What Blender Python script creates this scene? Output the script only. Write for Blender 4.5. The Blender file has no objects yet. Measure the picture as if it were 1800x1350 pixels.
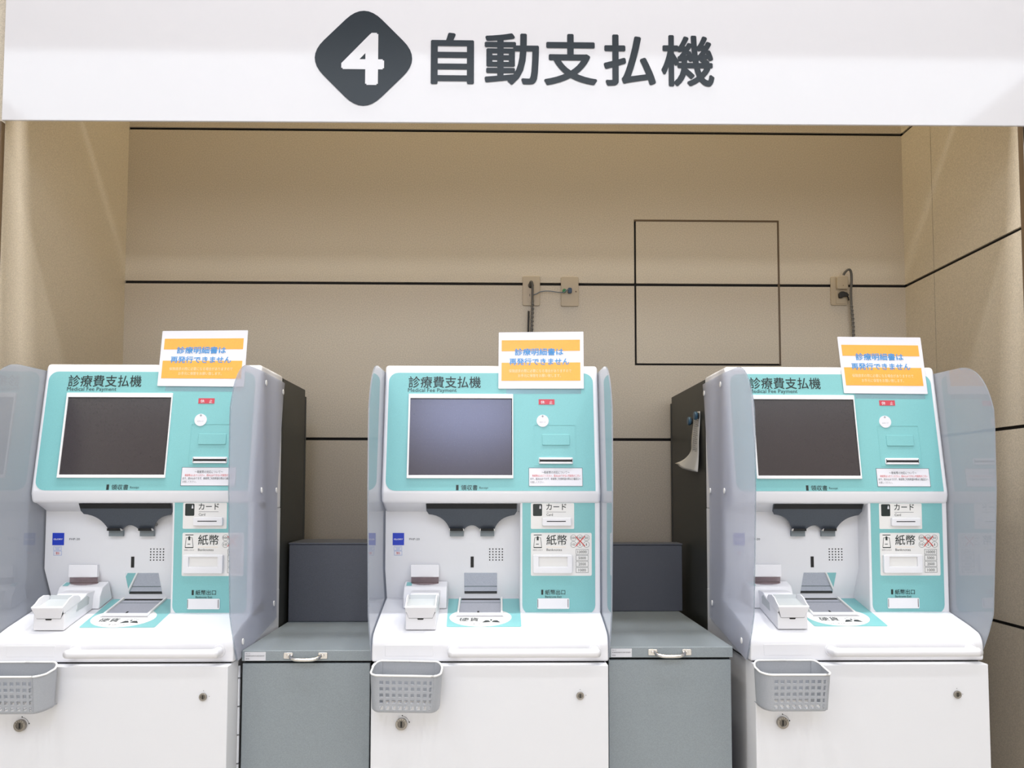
import bpy, bmesh, math, random
from mathutils import Vector, Matrix
random.seed(4)
SC = bpy.context.scene
COL = SC.collection
EYE = 1.25                      # camera height above the floor; all z below are relative to the eye unless noted

# ------------------------------------------------------------------ camera
PITCH, YAW, ROLL = 0.05563, 0.0175, -0.00114
cd = bpy.data.cameras.new('camera'); cam = bpy.data.objects.new('camera', cd); COL.objects.link(cam)
cd.sensor_width = 36.0; cd.lens = 36.0 * 1450 / 1800
cd.shift_x = 0.0; cd.shift_y = (781.56 - 675.0) / 1800
cd.clip_start = 0.05; cd.clip_end = 60
R = Matrix.Rotation(-YAW, 3, 'Z') @ Matrix.Rotation(math.pi / 2 + PITCH, 3, 'X') @ Matrix.Rotation(-ROLL, 3, 'Z')
cam.matrix_world = Matrix.Translation((0, 0, EYE)) @ R.to_4x4()
SC.camera = cam

# ------------------------------------------------------------------ world, lights, exposure
w = bpy.data.worlds.new('world'); SC.world = w; w.use_nodes = True
w.node_tree.nodes['Background'].inputs[0].default_value = (0.9, 0.93, 1.0, 1)
w.node_tree.nodes['Background'].inputs[1].default_value = 0.3
SC.view_settings.view_transform = 'Standard'; SC.view_settings.look = 'None'
SC.view_settings.gamma = 1.0; SC.view_settings.use_curve_mapping = False
SC.view_settings.exposure = 0.0

def area(name, loc, sx, sy, power, color=(1, 1, 1), rot=(0, 0, 0), spread=180):
    l = bpy.data.lights.new(name, 'AREA'); l.shape = 'RECTANGLE'; l.size = sx; l.size_y = sy
    l.energy = power; l.color = color; l.spread = math.radians(spread)
    o = bpy.data.objects.new(name, l); o.location = loc; o.rotation_euler = rot; COL.objects.link(o)
    return o
HC = 3.30                       # hall ceiling above the eye
# downlights right in front of the sign board, a second row further out
for lx in (-1.6, -0.8, 0.0, 0.8, 1.6):
    area('ceiling_lamp_or_fill', (lx, 2.30, EYE + HC - .02), 0.12, 0.12, 29, (0.97, 0.975, 1.0))
for lx in (-1.3, 0.2, 1.7):
    area('ceiling_lamp_or_fill', (lx, 1.1, EYE + HC - .02), 0.12, 0.12, 19, (0.95, 0.97, 1.0))
# wide luminous ceiling field, then one bluish panel further back
area('ceiling_lamp_or_fill', (0, -2.25, EYE + HC - .02), 8.38, 1.95, 172, (0.84, 0.925, 1.0))
area('ceiling_lamp_or_fill', (-0.35, -4.25, EYE + HC - .02), 1.3, 1.1, 80, (0.52, 0.60, 1.0))
# added warm fill, unseen behind the sign board, brightens the upper alcove walls
area('ceiling_lamp_or_fill', (0.08, 2.95, EYE + HC - .02), 2.6, 0.25, 36, (1.0, 0.85, 0.54))
# added fill light far behind the camera, reaches deep into the alcove
area('hall_fill', (0, -8.85, EYE + 1.0), 8.2, 3.0, 190, (1.0, 0.965, 0.935), (math.radians(90), 0, 0))

# ------------------------------------------------------------------ materials
def lin(c):
    c = c / 255.0
    return c / 12.92 if c <= 0.04045 else ((c + 0.055) / 1.055) ** 2.4
def rgb(h):
    return (lin(int(h[0:2], 16)), lin(int(h[2:4], 16)), lin(int(h[4:6], 16)), 1)
def mat(name, h, rough=0.5, metal=0.0, noise=0.0, nscale=400, bump=0.0, coat=0.0, emit=0.0, spec=0.5, big=0.0):
    m = bpy.data.materials.new(name); m.use_nodes = True
    nt = m.node_tree; b = nt.nodes['Principled BSDF']
    b.inputs['Base Color'].default_value = rgb(h); b.inputs['Roughness'].default_value = rough
    b.inputs['Metallic'].default_value = metal; b.inputs['Coat Weight'].default_value = coat
    b.inputs['Specular IOR Level'].default_value = spec
    if emit:
        b.inputs['Emission Color'].default_value = rgb(h); b.inputs['Emission Strength'].default_value = emit
    tc = nt.nodes.new('ShaderNodeTexCoord')
    if noise or bump:
        n = nt.nodes.new('ShaderNodeTexNoise'); n.inputs['Scale'].default_value = nscale
        n.inputs['Detail'].default_value = 3
        nt.links.new(tc.outputs['Object'], n.inputs['Vector'])
        src = n.outputs['Fac']
        if noise:
            r = nt.nodes.new('ShaderNodeValToRGB')
            c = rgb(h); e = r.color_ramp.elements
            e[0].position = 0.3; e[1].position = 0.7
            e[0].color = tuple(v * (1 - noise) for v in c[:3]) + (1,)
            e[1].color = tuple(min(1, v * (1 + noise)) for v in c[:3]) + (1,)
            nt.links.new(src, r.inputs[0]); nt.links.new(r.outputs[0], b.inputs['Base Color'])
        if bump:
            bp = nt.nodes.new('ShaderNodeBump'); bp.inputs['Strength'].default_value = bump
            bp.inputs['Distance'].default_value = 0.001
            nt.links.new(src, bp.inputs['Height']); nt.links.new(bp.outputs[0], b.inputs['Normal'])
    return m

M = {}
M['wall'] = mat('beige_wall_laminate', 'BFB4A3', 0.42, noise=0.16, nscale=260, bump=0.25)
M['seam'] = mat('black_joint', '0A0605', 0.8)
M['brown'] = mat('brown_frame', '5E4C38', 0.5)
M['steel'] = mat('brushed_edge_trim', 'B9B2AE', 0.3, 1.0)
M['dark'] = mat('dark_wall', '2B2723', 0.6)
M['floor'] = mat('hall_floor', 'B9B2A6', 0.35, noise=0.1, nscale=30)
M['ceil'] = mat('hall_ceiling', 'E6E4E0', 0.9)
M['hall'] = mat('hall_wall', 'D8D4CC', 0.8)
M['sign'] = mat('glossy_white_sign', 'CFCDD1', 0.06, spec=0.6)
M['signink'] = mat('charcoal_vinyl', '1F262D', 0.2, noise=0.05, nscale=700, spec=0.3)
M['white'] = mat('white_plastic', 'E5E4E7', 0.32)
M['white2'] = mat('white_painted_steel', 'E2E2E5', 0.38)
M['offwhite'] = mat('sticker_white', 'E6E4E1', 0.45)
M['teal'] = mat('teal_film', '7CB9BA', 0.35, noise=0.05, nscale=600)
M['ink'] = mat('black_ink', '10201F', 0.4)
M['ink2'] = mat('grey_ink', '77777A', 0.5)
M['slot'] = mat('slot_black', '070707', 0.6)
M['tray'] = mat('charcoal_plastic', '3F454E', 0.45, noise=0.12, nscale=500)
M['tray2'] = mat('grey_plastic', '737C80', 0.45)
M['black'] = mat('black_painted_steel', '33342F', 0.45, noise=0.18, nscale=500)
M['grey'] = mat('grey_painted_steel', '8A9296', 0.36, noise=0.10, nscale=500)
M['dgrey'] = mat('dark_grey_steel', '4F525B', 0.5, noise=0.12, nscale=500)
M['gap'] = mat('shadow_gap', '050607', 0.9)
M['screen'] = mat('dark_screen_glass', '30282A', 0.2, noise=0.08, nscale=500, spec=0.8)
M['bezel'] = mat('bezel_white', 'E8E6E6', 0.35)
M['red'] = mat('red_lamp', 'C4404E', 0.4)
M['redink'] = mat('red_ink', 'D2372E', 0.5)
M['blue'] = mat('blue_badge', '1638B8', 0.4)
M['lblue'] = mat('light_blue_ink', '86A3D8', 0.5)
M['chrome'] = mat('chrome', 'D9D6D2', 0.16, 1.0)
M['lock'] = mat('worn_lock_metal', 'A09B94', 0.28, 1.0)
M['lock2'] = mat('dark_lock_barrel', '77736D', 0.38, 1.0)
M['mirror'] = mat('mirror', 'EAEEEE', 0.03, 1.0)
M['metal'] = mat('speckled_metal', 'A9AAB4', 0.45, 0.0, noise=0.25, nscale=900)
M['basket'] = mat('grey_basket_plastic', 'A6A9AF', 0.42, noise=0.06, nscale=500)
M['rim'] = mat('rim_highlight_and_caps', 'EEEDEC', 0.3)  # highlight on the basket lip put into the colour; screw caps share it
M['paper'] = mat('paper_white', 'DEDCE1', 0.4)
M['orange'] = mat('orange_print', 'F0A63C', 0.3, noise=0.05, nscale=300)
M['bluei'] = mat('blue_print', '3A8BCB', 0.35)
M['cream'] = mat('cream_print', 'F8D9B0', 0.35)
M['plate'] = mat('beige_outlet_plastic', 'B3A48C', 0.3)
M['cable'] = mat('grey_cable', '5A5650', 0.5)
M['wrap'] = mat('spiral_wrap', '7B7874', 0.45)
M['bcable'] = mat('black_cable', '161412', 0.5)
M['lan'] = mat('blue_grey_cable', '5B6A78', 0.45)
M['green'] = mat('green_plug', '1C7A3C', 0.4)
M['bplug'] = mat('blue_plug', '27415C', 0.4)
M['mag'] = mat('blue_magnet', '2F536A', 0.35)
M['receipt'] = mat('thermal_paper', 'C9C6C2', 0.6)
M['silverlab'] = mat('white_label', 'D6D6DA', 0.4)
M['tray_w'] = mat('grey_white_plastic', 'B9BDBE', 0.4)

def shader_mix(name, tint, diff, fac_t, rough=0.03, trans=0.5, ior=1.5, frost=0.0):
    """clear / frosted sheet plastic: see-through + milky scatter + Fresnel gloss"""
    m = bpy.data.materials.new(name); m.use_nodes = True; nt = m.node_tree; nt.nodes.clear()
    out = nt.nodes.new('ShaderNodeOutputMaterial')
    tr = nt.nodes.new('ShaderNodeBsdfTransparent'); tr.inputs[0].default_value = rgb(tint)
    df = nt.nodes.new('ShaderNodeBsdfDiffuse'); df.inputs[0].default_value = rgb(diff)
    tl = nt.nodes.new('ShaderNodeBsdfTranslucent'); tl.inputs[0].default_value = rgb(diff)
    mk = nt.nodes.new('ShaderNodeMixShader'); mk.inputs[0].default_value = trans
    nt.links.new(df.outputs[0], mk.inputs[1]); nt.links.new(tl.outputs[0], mk.inputs[2])
    see = tr.outputs[0]
    if frost:
        rf = nt.nodes.new('ShaderNodeBsdfRefraction'); rf.inputs['Color'].default_value = rgb(tint)
        rf.inputs['Roughness'].default_value = frost; rf.inputs['IOR'].default_value = 1.2
        mf = nt.nodes.new('ShaderNodeMixShader'); mf.inputs[0].default_value = 0.55
        nt.links.new(tr.outputs[0], mf.inputs[1]); nt.links.new(rf.outputs[0], mf.inputs[2])
        see = mf.outputs[0]
    m2 = nt.nodes.new('ShaderNodeMixShader'); m2.inputs[0].default_value = fac_t
    nt.links.new(see, m2.inputs[1]); nt.links.new(mk.outputs[0], m2.inputs[2])
    gl = nt.nodes.new('ShaderNodeBsdfGlossy'); gl.inputs['Roughness'].default_value = rough
    fr = nt.nodes.new('ShaderNodeFresnel'); fr.inputs[0].default_value = ior
    m3 = nt.nodes.new('ShaderNodeMixShader')
    ge = nt.nodes.new('ShaderNodeNewGeometry'); su = nt.nodes.new('ShaderNodeMath'); su.operation = 'SUBTRACT'; su.inputs[0].default_value = 1.0
    mu = nt.nodes.new('ShaderNodeMath'); mu.operation = 'MULTIPLY'
    nt.links.new(ge.outputs['Backfacing'], su.inputs[1]); nt.links.new(su.outputs[0], mu.inputs[0]); nt.links.new(fr.outputs[0], mu.inputs[1])
    nt.links.new(mu.outputs[0], m3.inputs[0]); nt.links.new(m2.outputs[0], m3.inputs[1]); nt.links.new(gl.outputs[0], m3.inputs[2])
    nt.links.new(m3.outputs[0], out.inputs[0])
    return m
M['shield'] = shader_mix('frosted_shield', 'E6ECF0', 'B6BCC6', 0.36, 0.04, 0.40, 1.5)
M['shield_out'] = shader_mix('frosted_shield_outer', 'F2F3FB', 'F0F0FC', 0.50, 0.5, 0.40, 1.35)
M['clear'] = shader_mix('clear_tape', 'F4F8FA', 'E8EEF4', 0.22, 0.15, 0.5, 1.35)
M['smoke'] = shader_mix('smoked_visor', 'E4DADC', 'CFC2C4', 0.25, 0.1, 0.6, 1.25)

# ------------------------------------------------------------------ helpers
def newobj(name, me, m, parent=None):
    o = bpy.data.objects.new(name, me); COL.objects.link(o)
    if m is not None and len(me.materials) == 0: me.materials.append(m)
    if parent is not None: o.parent = parent
    return o
def from_bm(name, bm, m, parent=None, smooth=False):
    bmesh.ops.recalc_face_normals(bm, faces=bm.faces)
    me = bpy.data.meshes.new(name); bm.to_mesh(me); bm.free()
    if smooth:
        for p in me.polygons: p.use_smooth = True
    return newobj(name, me, m, parent)
def bevel(o, wd, seg=2, ang=35, smooth=True):
    b = o.modifiers.new('bevel', 'BEVEL'); b.width = wd; b.segments = seg; b.limit_method = 'ANGLE'
    b.angle_limit = math.radians(ang); b.harden_normals = False
    if smooth:
        for p in o.data.polygons: p.use_smooth = True
        e = o.modifiers.new('wn', 'WEIGHTED_NORMAL'); e.keep_sharp = False
    return o
def tag(o, label=None, cat=None, group=None, kind=None):
    if label: o['label'] = label
    if cat: o['category'] = cat
    if group: o['group'] = group
    if kind: o['kind'] = kind
    return o
def empty(name, loc):
    o = bpy.data.objects.new(name, None); COL.objects.link(o); o.location = loc
    o.empty_display_size = 0.05
    return o
def copy_tree(o, parent=None):
    c = o.copy(); COL.objects.link(c); c.parent = parent
    for ch in list(o.children): copy_tree(ch, c)
    return c

def plate(name, pts, F, d0, d1, m, parent=None, bev=0.0, seg=2):
    """polygon pts (a,b) in frame F extruded from depth d0 to d1 along the outward normal"""
    bm = bmesh.new()
    lo = [bm.verts.new(F(a, b, d0)) for a, b in pts]
    hi = [bm.verts.new(F(a, b, d1)) for a, b in pts]
    n = len(pts)
    bm.faces.new(hi); bm.faces.new(lo[::-1])
    for i in range(n):
        bm.faces.new((lo[i], lo[(i + 1) % n], hi[(i + 1) % n], hi[i]))
    o = from_bm(name, bm, m, parent)
    if bev: bevel(o, bev, seg)
    return o
def rect(x0, z0, x1, z1, r=0.0, n=5, corners='abcd'):
    """rounded rectangle; a=bottom-left b=bottom-right c=top-right d=top-left"""
    if x0 > x1: x0, x1 = x1, x0
    if z0 > z1: z0, z1 = z1, z0
    P = []
    for k, (cx, cz, a0) in zip('abcd', ((x0 + r, z0 + r, 180), (x1 - r, z0 + r, 270), (x1 - r, z1 - r, 0), (x0 + r, z1 - r, 90))):
        if r > 0 and k in corners:
            for i in range(n + 1):
                t = math.radians(a0 + 90 * i / n); P.append((cx + r * math.cos(t), cz + r * math.sin(t)))
        else:
            P.append(({'a': x0, 'b': x1, 'c': x1, 'd': x0}[k], {'a': z0, 'b': z0, 'c': z1, 'd': z1}[k]))
    return P
def ell(cx, cz, rx, rz, n=32):
    return [(cx + rx * math.cos(2 * math.pi * i / n), cz + rz * math.sin(2 * math.pi * i / n)) for i in range(n)]
def ring(name, outer, inner, F, d0, d1, m, parent=None, bev=0):
    bm = bmesh.new(); n = len(outer)
    V = [[bm.verts.new(F(a, b, d)) for a, b in L] for L, d in ((outer, d0), (outer, d1), (inner, d1), (inner, d0))]
    for i in range(n):
        j = (i + 1) % n
        for k in range(4):
            A, B = V[k], V[(k + 1) % 4]
            bm.faces.new((A[i], A[j], B[j], B[i]))
    o = from_bm(name, bm, m, parent)
    if bev: bevel(o, bev, 2)
    return o
def multi(name, shapes, F, d0, d1, m, parent=None):
    """several polygons joined in one flat print"""
    bm = bmesh.new()
    for pts in shapes:
        lo = [bm.verts.new(F(a, b, d0)) for a, b in pts]; hi = [bm.verts.new(F(a, b, d1)) for a, b in pts]
        n = len(pts); bm.faces.new(hi); bm.faces.new(lo[::-1])
        for i in range(n): bm.faces.new((lo[i], lo[(i + 1) % n], hi[(i + 1) % n], hi[i]))
    return from_bm(name, bm, m, parent)
def line(x0, z0, x1, z1, t):
    dx, dz = x1 - x0, z1 - z0; L = math.hypot(dx, dz); nx, nz = -dz / L * t / 2, dx / L * t / 2
    return [(x0 - nx, z0 - nz), (x1 - nx, z1 - nz), (x1 + nx, z1 + nz), (x0 + nx, z0 + nz)]
def frame_lines(x0, z0, x1, z1, t):
    return [rect(x0, z0, x1, z0 + t), rect(x0, z1 - t, x1, z1), rect(x0, z0 + t, x0 + t, z1 - t), rect(x1 - t, z0 + t, x1, z1 - t)]
def hring(cx, cz, r, t, n=20):
    out = []
    for i in range(n):
        a, b = 2 * math.pi * i / n, 2 * math.pi * (i + 1) / n
        out.append([(cx + (r - t) * math.cos(a), cz + (r - t) * math.sin(a)), (cx + r * math.cos(a), cz + r * math.sin(a)),
                    (cx + r * math.cos(b), cz + r * math.sin(b)), (cx + (r - t) * math.cos(b), cz + (r - t) * math.sin(b))])
    return out
def prism(name, prof, x0, x1, m, parent=None, bev=0.0, seg=2, ang=35):
    """side profile (Y, z) extruded along x"""
    return plate(name, prof, lambda a, b, d: Vector((d, a - Y0, b + EYE)), x0, x1, m, parent, bev, seg)
def box(name, x0, x1, y0, y1, z0, z1, m, parent=None, bev=0.0, seg=2):
    return prism(name, [(y0, z0), (y1, z0), (y1, z1), (y0, z1)], x0, x1, m, parent, bev, seg)
def tube(name, pts, r, m, parent=None, seg=10, rads=None):
    bm = bmesh.new(); rings = []
    P = [Vector(p) for p in pts]; up = Vector((0.13, 0.3, 0.95)).normalized()
    for i, p in enumerate(P):
        t = (P[min(i + 1, len(P) - 1)] - P[max(i - 1, 0)]).normalized()
        if abs(t.dot(up)) > 0.95: up = Vector((0.9, 0.3, 0.1)).normalized()
        a = t.cross(up).normalized(); b = a.cross(t).normalized()
        rr = rads[i] if rads else r
        rings.append([bm.verts.new(p + a * rr * math.cos(2 * math.pi * k / seg) + b * rr * math.sin(2 * math.pi * k / seg)) for k in range(seg)])
    for A, B in zip(rings, rings[1:]):
        for k in range(seg): bm.faces.new((A[k], A[(k + 1) % seg], B[(k + 1) % seg], B[k]))
    bm.faces.new(rings[0][::-1]); bm.faces.new(rings[-1])
    return from_bm(name, bm, m, parent, True)
def smooth_path(P, n=6):
    out = []
    P = [Vector(p) for p in P]
    for i in range(len(P) - 1):
        p0, p1, p2, p3 = P[max(i - 1, 0)], P[i], P[i + 1], P[min(i + 2, len(P) - 1)]
        for k in range(n):
            t = k / n
            out.append(0.5 * ((2 * p1) + (p2 - p0) * t + (2 * p0 - 5 * p1 + 4 * p2 - p3) * t * t + (3 * p1 - p0 - 3 * p2 + p3) * t ** 3))
    out.append(P[-1]); return out

_tc = {}
def glyphs(s, bold=0.0, res=2):
    """outline of a string from Blender's built-in font stack, normalised to its own bounding box"""
    k = (s, bold, res)
    if k not in _tc:
        c = bpy.data.curves.new('txt', 'FONT'); c.body = s; c.size = 1; c.resolution_u = res
        c.fill_mode = 'FRONT'
        o = bpy.data.objects.new('txt', c); COL.objects.link(o)
        dg = bpy.context.evaluated_depsgraph_get()
        me = bpy.data.meshes.new_from_object(o.evaluated_get(dg))
        V = [(v.co.x, v.co.y) for v in me.vertices]; Fc = [tuple(p.vertices) for p in me.polygons]
        bpy.data.objects.remove(o); bpy.data.curves.remove(c); bpy.data.meshes.remove(me)
        L = [0.0] * len(V)
        if bold:   # heavier weight: the outline struck again around a small circle
            V0, F0 = V, Fc; V, Fc, L = [], [], []
            n = 8 if bold > 0.015 else 4
            for q_ in range(n):
                a = 2 * math.pi * (q_ + .5) / n; o_ = len(V)
                V += [(x + bold * math.cos(a), y + bold * math.sin(a)) for x, y in V0]
                L += [q_ * 0.000012] * len(V0)
                Fc += [tuple(i + o_ for i in f) for f in F0]
        xs = [v[0] for v in V]; ys = [v[1] for v in V]
        a, b, cc, d = min(xs), max(xs), min(ys), max(ys)
        V = [((x - a) / (b - a), (y - cc) / (d - cc)) for x, y in V]
        _tc[k] = ([(u, v, l) for (u, v), l in zip(V, L)], Fc)
    return _tc[k]
def text(name, s, F, x0, z0, x1, z1, d, m, parent=None, bold=0.0, res=2, thick=0.0):
    V, Fc = glyphs(s, bold, res)
    if z0 > z1: z0, z1 = z1, z0
    me = bpy.data.meshes.new(name)
    me.from_pydata([F(x0 + (x1 - x0) * u, z0 + (z1 - z0) * v, d + l) for u, v, l in V], [], Fc)
    me.update()
    o = newobj(name, me, m, parent)
    if thick:
        s_ = o.modifiers.new('solid', 'SOLIDIFY'); s_.thickness = thick; s_.offset = 1
    return o

# ------------------------------------------------------------------ geometry frames (machine-local: x from its centre)
Y0 = 2.19
def W3(x, y, z): return Vector((x, y - Y0, z + EYE))
nA = Vector((0, -1, 0.172)).normalized()
def FA(x, z, d): return W3(x, 2.338 + 0.172 * z, z) + nA * d           # tilted upper panel
def FB(x, z, d): return W3(x, 2.348 - d, z)                            # payment column
def FC(x, z, d): return W3(x, 2.418 - d, z)                            # back of the recess
nD = Vector((0, -1, -0.494)).normalized()
def FD(x, z, d): return W3(x, 2.418 - 0.494 * (z + 0.227), z) + nD * d # lower, under-slanted part of it
nE = Vector((0, -0.23, 1)).normalized()
def ZE(y): return -0.373 + 0.23 * (y - 2.216)
def FE(x, y, d): return W3(x, y, ZE(y)) + nE * d                       # counter top
def EZ(z): return 2.216 + (z + 0.373) / 0.23
YD = 2.163
def FF(x, z, d): return W3(x, YD - d, z)                               # lower door
def FFr(x, z, d): return W3(x, 2.19 - d, z)                            # counter front face
def WW(x, y, z): return Vector((x, y, z + EYE))                        # world

# ================================================================== SETTING
Yb, Xl, Xr, Yf = 3.2, -1.453, 1.613, 2.476
Z1, Z2, Z3, Z4, Z5 = 1.4235, 0.8103, 0.199, -0.4196, -1.03
G = 0.0055
def FW(x, z, d): return WW(x, Yb - d, z)
def FR(y, z, d): return Vector((Xr - d, y, z + EYE))
def FL(y, z, d): return Vector((Xl + d, y, z + EYE))
def struct(o): o['kind'] = 'structure'; return o

wb = struct(plate('wall_back', rect(Xl - .1, -EYE, Xr + .1, HC), FW, -0.10, -0.008, M['seam']))
hx0, hx1, hz0, hz1 = 0.541, 1.110, 0.4945, 1.0675
g2 = 0.004
rows = [(Z1 + G, HC, 0), (Z2 + G, Z1 - G, 1), (Z3 + G, Z2 - G, 2), (Z4 + G, Z3 - G, 0), (Z5 + G, Z4 - G, 0), (-EYE, Z5 - G, 0)]
for z0, z1, k in rows:
    if k == 0: P = rect(Xl, z0, Xr, z1)
    elif k == 1: P = [(Xl, z0), (hx0 - g2, z0), (hx0 - g2, hz1 + g2), (hx1 + g2, hz1 + g2), (hx1 + g2, z0), (Xr, z0), (Xr, z1), (Xl, z1)]
    else: P = [(Xl, z0), (Xr, z0), (Xr, z1), (hx1 + g2, z1), (hx1 + g2, hz0 - g2), (hx0 - g2, hz0 - g2), (hx0 - g2, z1), (Xl, z1)]
    plate('wall_panel', P, FW, -0.009, 0.0, M['wall'], wb)
plate('access_panel', rect(hx0 + g2, Z2 + G, hx1 - g2, hz1 - g2), FW, -0.009, 0.0, M['wall'], wb)
plate('access_panel', rect(hx0 + g2, hz0 + g2, hx1 - g2, Z2 - G), FW, -0.009, 0.0, M['wall'], wb)
multi('access_panel_frame', [rect(hx0 - .0035, hz1 - .0035, hx1 + .0035, hz1 + .0035), rect(hx1 - .0035, hz0, hx1 + .0035, hz1 - .0035)], FW, -0.0075, 0.0006, M['brown'], wb)

wr = struct(plate('wall_right', rect(Yf, -EYE, Yb + .05, HC), FR, -0.09, -0.008, M['seam']))
for a, b in ((Yf, 2.982), (2.985, Yb)):
    for z0, z1, k in rows:
        plate('wall_panel', rect(a, z0, b, z1), FR, -0.009, 0.0, M['wall'], wr)
wl = struct(plate('wall_left', rect(2.402, -EYE, Yb + .05, HC), FL, -0.09, 0.0, M['wall']))
wl2 = struct(plate('wall_front_left', rect(-4.2, -EYE, -1.545, 1.75), lambda x, z, d: WW(x, 2.50 - d, z), 0, 0.06, M['dark']))
wr2 = struct(plate('wall_front_right', rect(1.70, -EYE, 4.2, 1.75), lambda x, z, d: WW(x, 2.50 - d, z), 0, 0.06, M['dark']))
# jamb trims at the mouth of the alcove: brown inner face, bright metal nose, dark return
def trim(n, x0, x1, y0, y1, z1, m):
    return struct(plate('trim_%d' % n, rect(x0, -EYE, x1, z1), lambda x, z, d: WW(x, y1 - d, z), 0, y1 - y0, m))
trim(1, Xr + .0005, Xr + .016, 2.452, 2.4755, 1.74, M['brown'])
trim(2, Xr - .0015, Xr + .007, 2.4485, 2.4518, 1.74, M['steel'])
trim(3, Xr + .0165, Xr + .087, 2.430, 2.4755, 1.74, M['dark'])
trim(4, Xl - .011, Xl - .0005, 2.383, 2.4015, 1.078, M['brown'])
trim(5, Xl - .085, Xl - .0115, 2.386, 2.4015, 1.078, M['hall'])
# alcove ceiling, wall over the sign, hall shell
fl = lambda a, b, d: Vector((a, b, d))
struct(plate('floor', [(-4.2, -9), (4.2, -9), (4.2, 3.4), (-4.2, 3.4)], fl, -0.1, 0.0, M['floor']))
struct(plate('ceiling_alcove', [(-1.6, 2.50), (1.75, 2.50), (1.75, 3.4), (-1.6, 3.4)], fl, EYE + HC, EYE + HC + .1, M['ceil']))
struct(plate('wall_front', rect(-4.2, 1.755, 4.2, HC), lambda x, z, d: WW(x, 2.50 - d, z), 0, 0.06, M['hall']))
struct(plate('ceiling', [(-4.2, -9), (4.2, -9), (4.2, 2.50), (-4.2, 2.50)], fl, EYE + HC, EYE + HC + .1, M['ceil']))
struct(plate('wall_hall_left', rect(-9, -EYE, 2.44, HC), lambda y, z, d: Vector((-4.2 - d, y, z + EYE)), 0, 0.1, M['hall']))
struct(plate('wall_hall_right', rect(-9, -EYE, 2.44, HC), lambda y, z, d: Vector((4.2 + d, y, z + EYE)), 0, 0.1, M['hall']))
struct(plate('wall_hall_far', rect(-4.2, -EYE, 4.2, HC), lambda x, z, d: WW(x, -9.0 - d, z), 0, 0.1, M['hall']))

# ================================================================== SIGN BOARD
KS = 0.986
sb = empty('sign_board', (0.06, 2.42 * KS, EYE + 1.1)); bpy.context.view_layer.update()
def FS(x, z, d): return WW(x * KS, 2.42 * KS - d, z * KS) - sb.location
def zb(x): return 1.1026 + 0.0033 * (x)   # lower edge falls a touch to the left, as hung
plate('board', [(-1.476, zb(-1.476)), (2.1, zb(2.1)), (2.1, 1.80), (-1.476, 1.80)], FS, -0.008, 0, M['sign'], sb, bev=.0015)
def dia(cx, cz, hx, hz, r=0.055, n=8):
    # diamond with rounded points
    C = [(cx + hx, cz), (cx, cz + hz), (cx - hx, cz), (cx, cz - hz)]; P = []
    for i in range(4):
        p, q, s = Vector(C[i - 1]), Vector(C[i]), Vector(C[(i + 1) % 4])
        a = q + (p - q).normalized() * r; b = q + (s - q).normalized() * r
        for k in range(n + 1):
            t = k / n; v = (1 - t) ** 2 * a + 2 * t * (1 - t) * q + t * t * b; P.append((v.x, v.y))
    return P
em = plate('diamond_emblem', dia(-0.4055, 1.2975, .1735, .1745, .078), FS, 0.0002, 0.0014, M['signink'], sb)
tag(em, 'charcoal diamond with rounded points')
text('numeral', '4', FS, -0.4715, 1.2145, -0.3435, 1.3755, 0.002, M['sign'], em, bold=0.03, res=6)
chx = [(-0.2035, -0.0735), (-0.0415, 0.1225), (0.1375, 0.2985), (0.318, 0.476), (0.493, 0.6535)]
for (a, b), ch in zip(chx, '自動支払機'):
    text('character', ch, FS, a, 1.2195, b, 1.379, 0.0015, M['signink'], sb, bold=0.022, res=4)
tag(sb, 'wide glossy white overhead sign board with black numeral diamond and large black lettering', 'sign')

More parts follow.
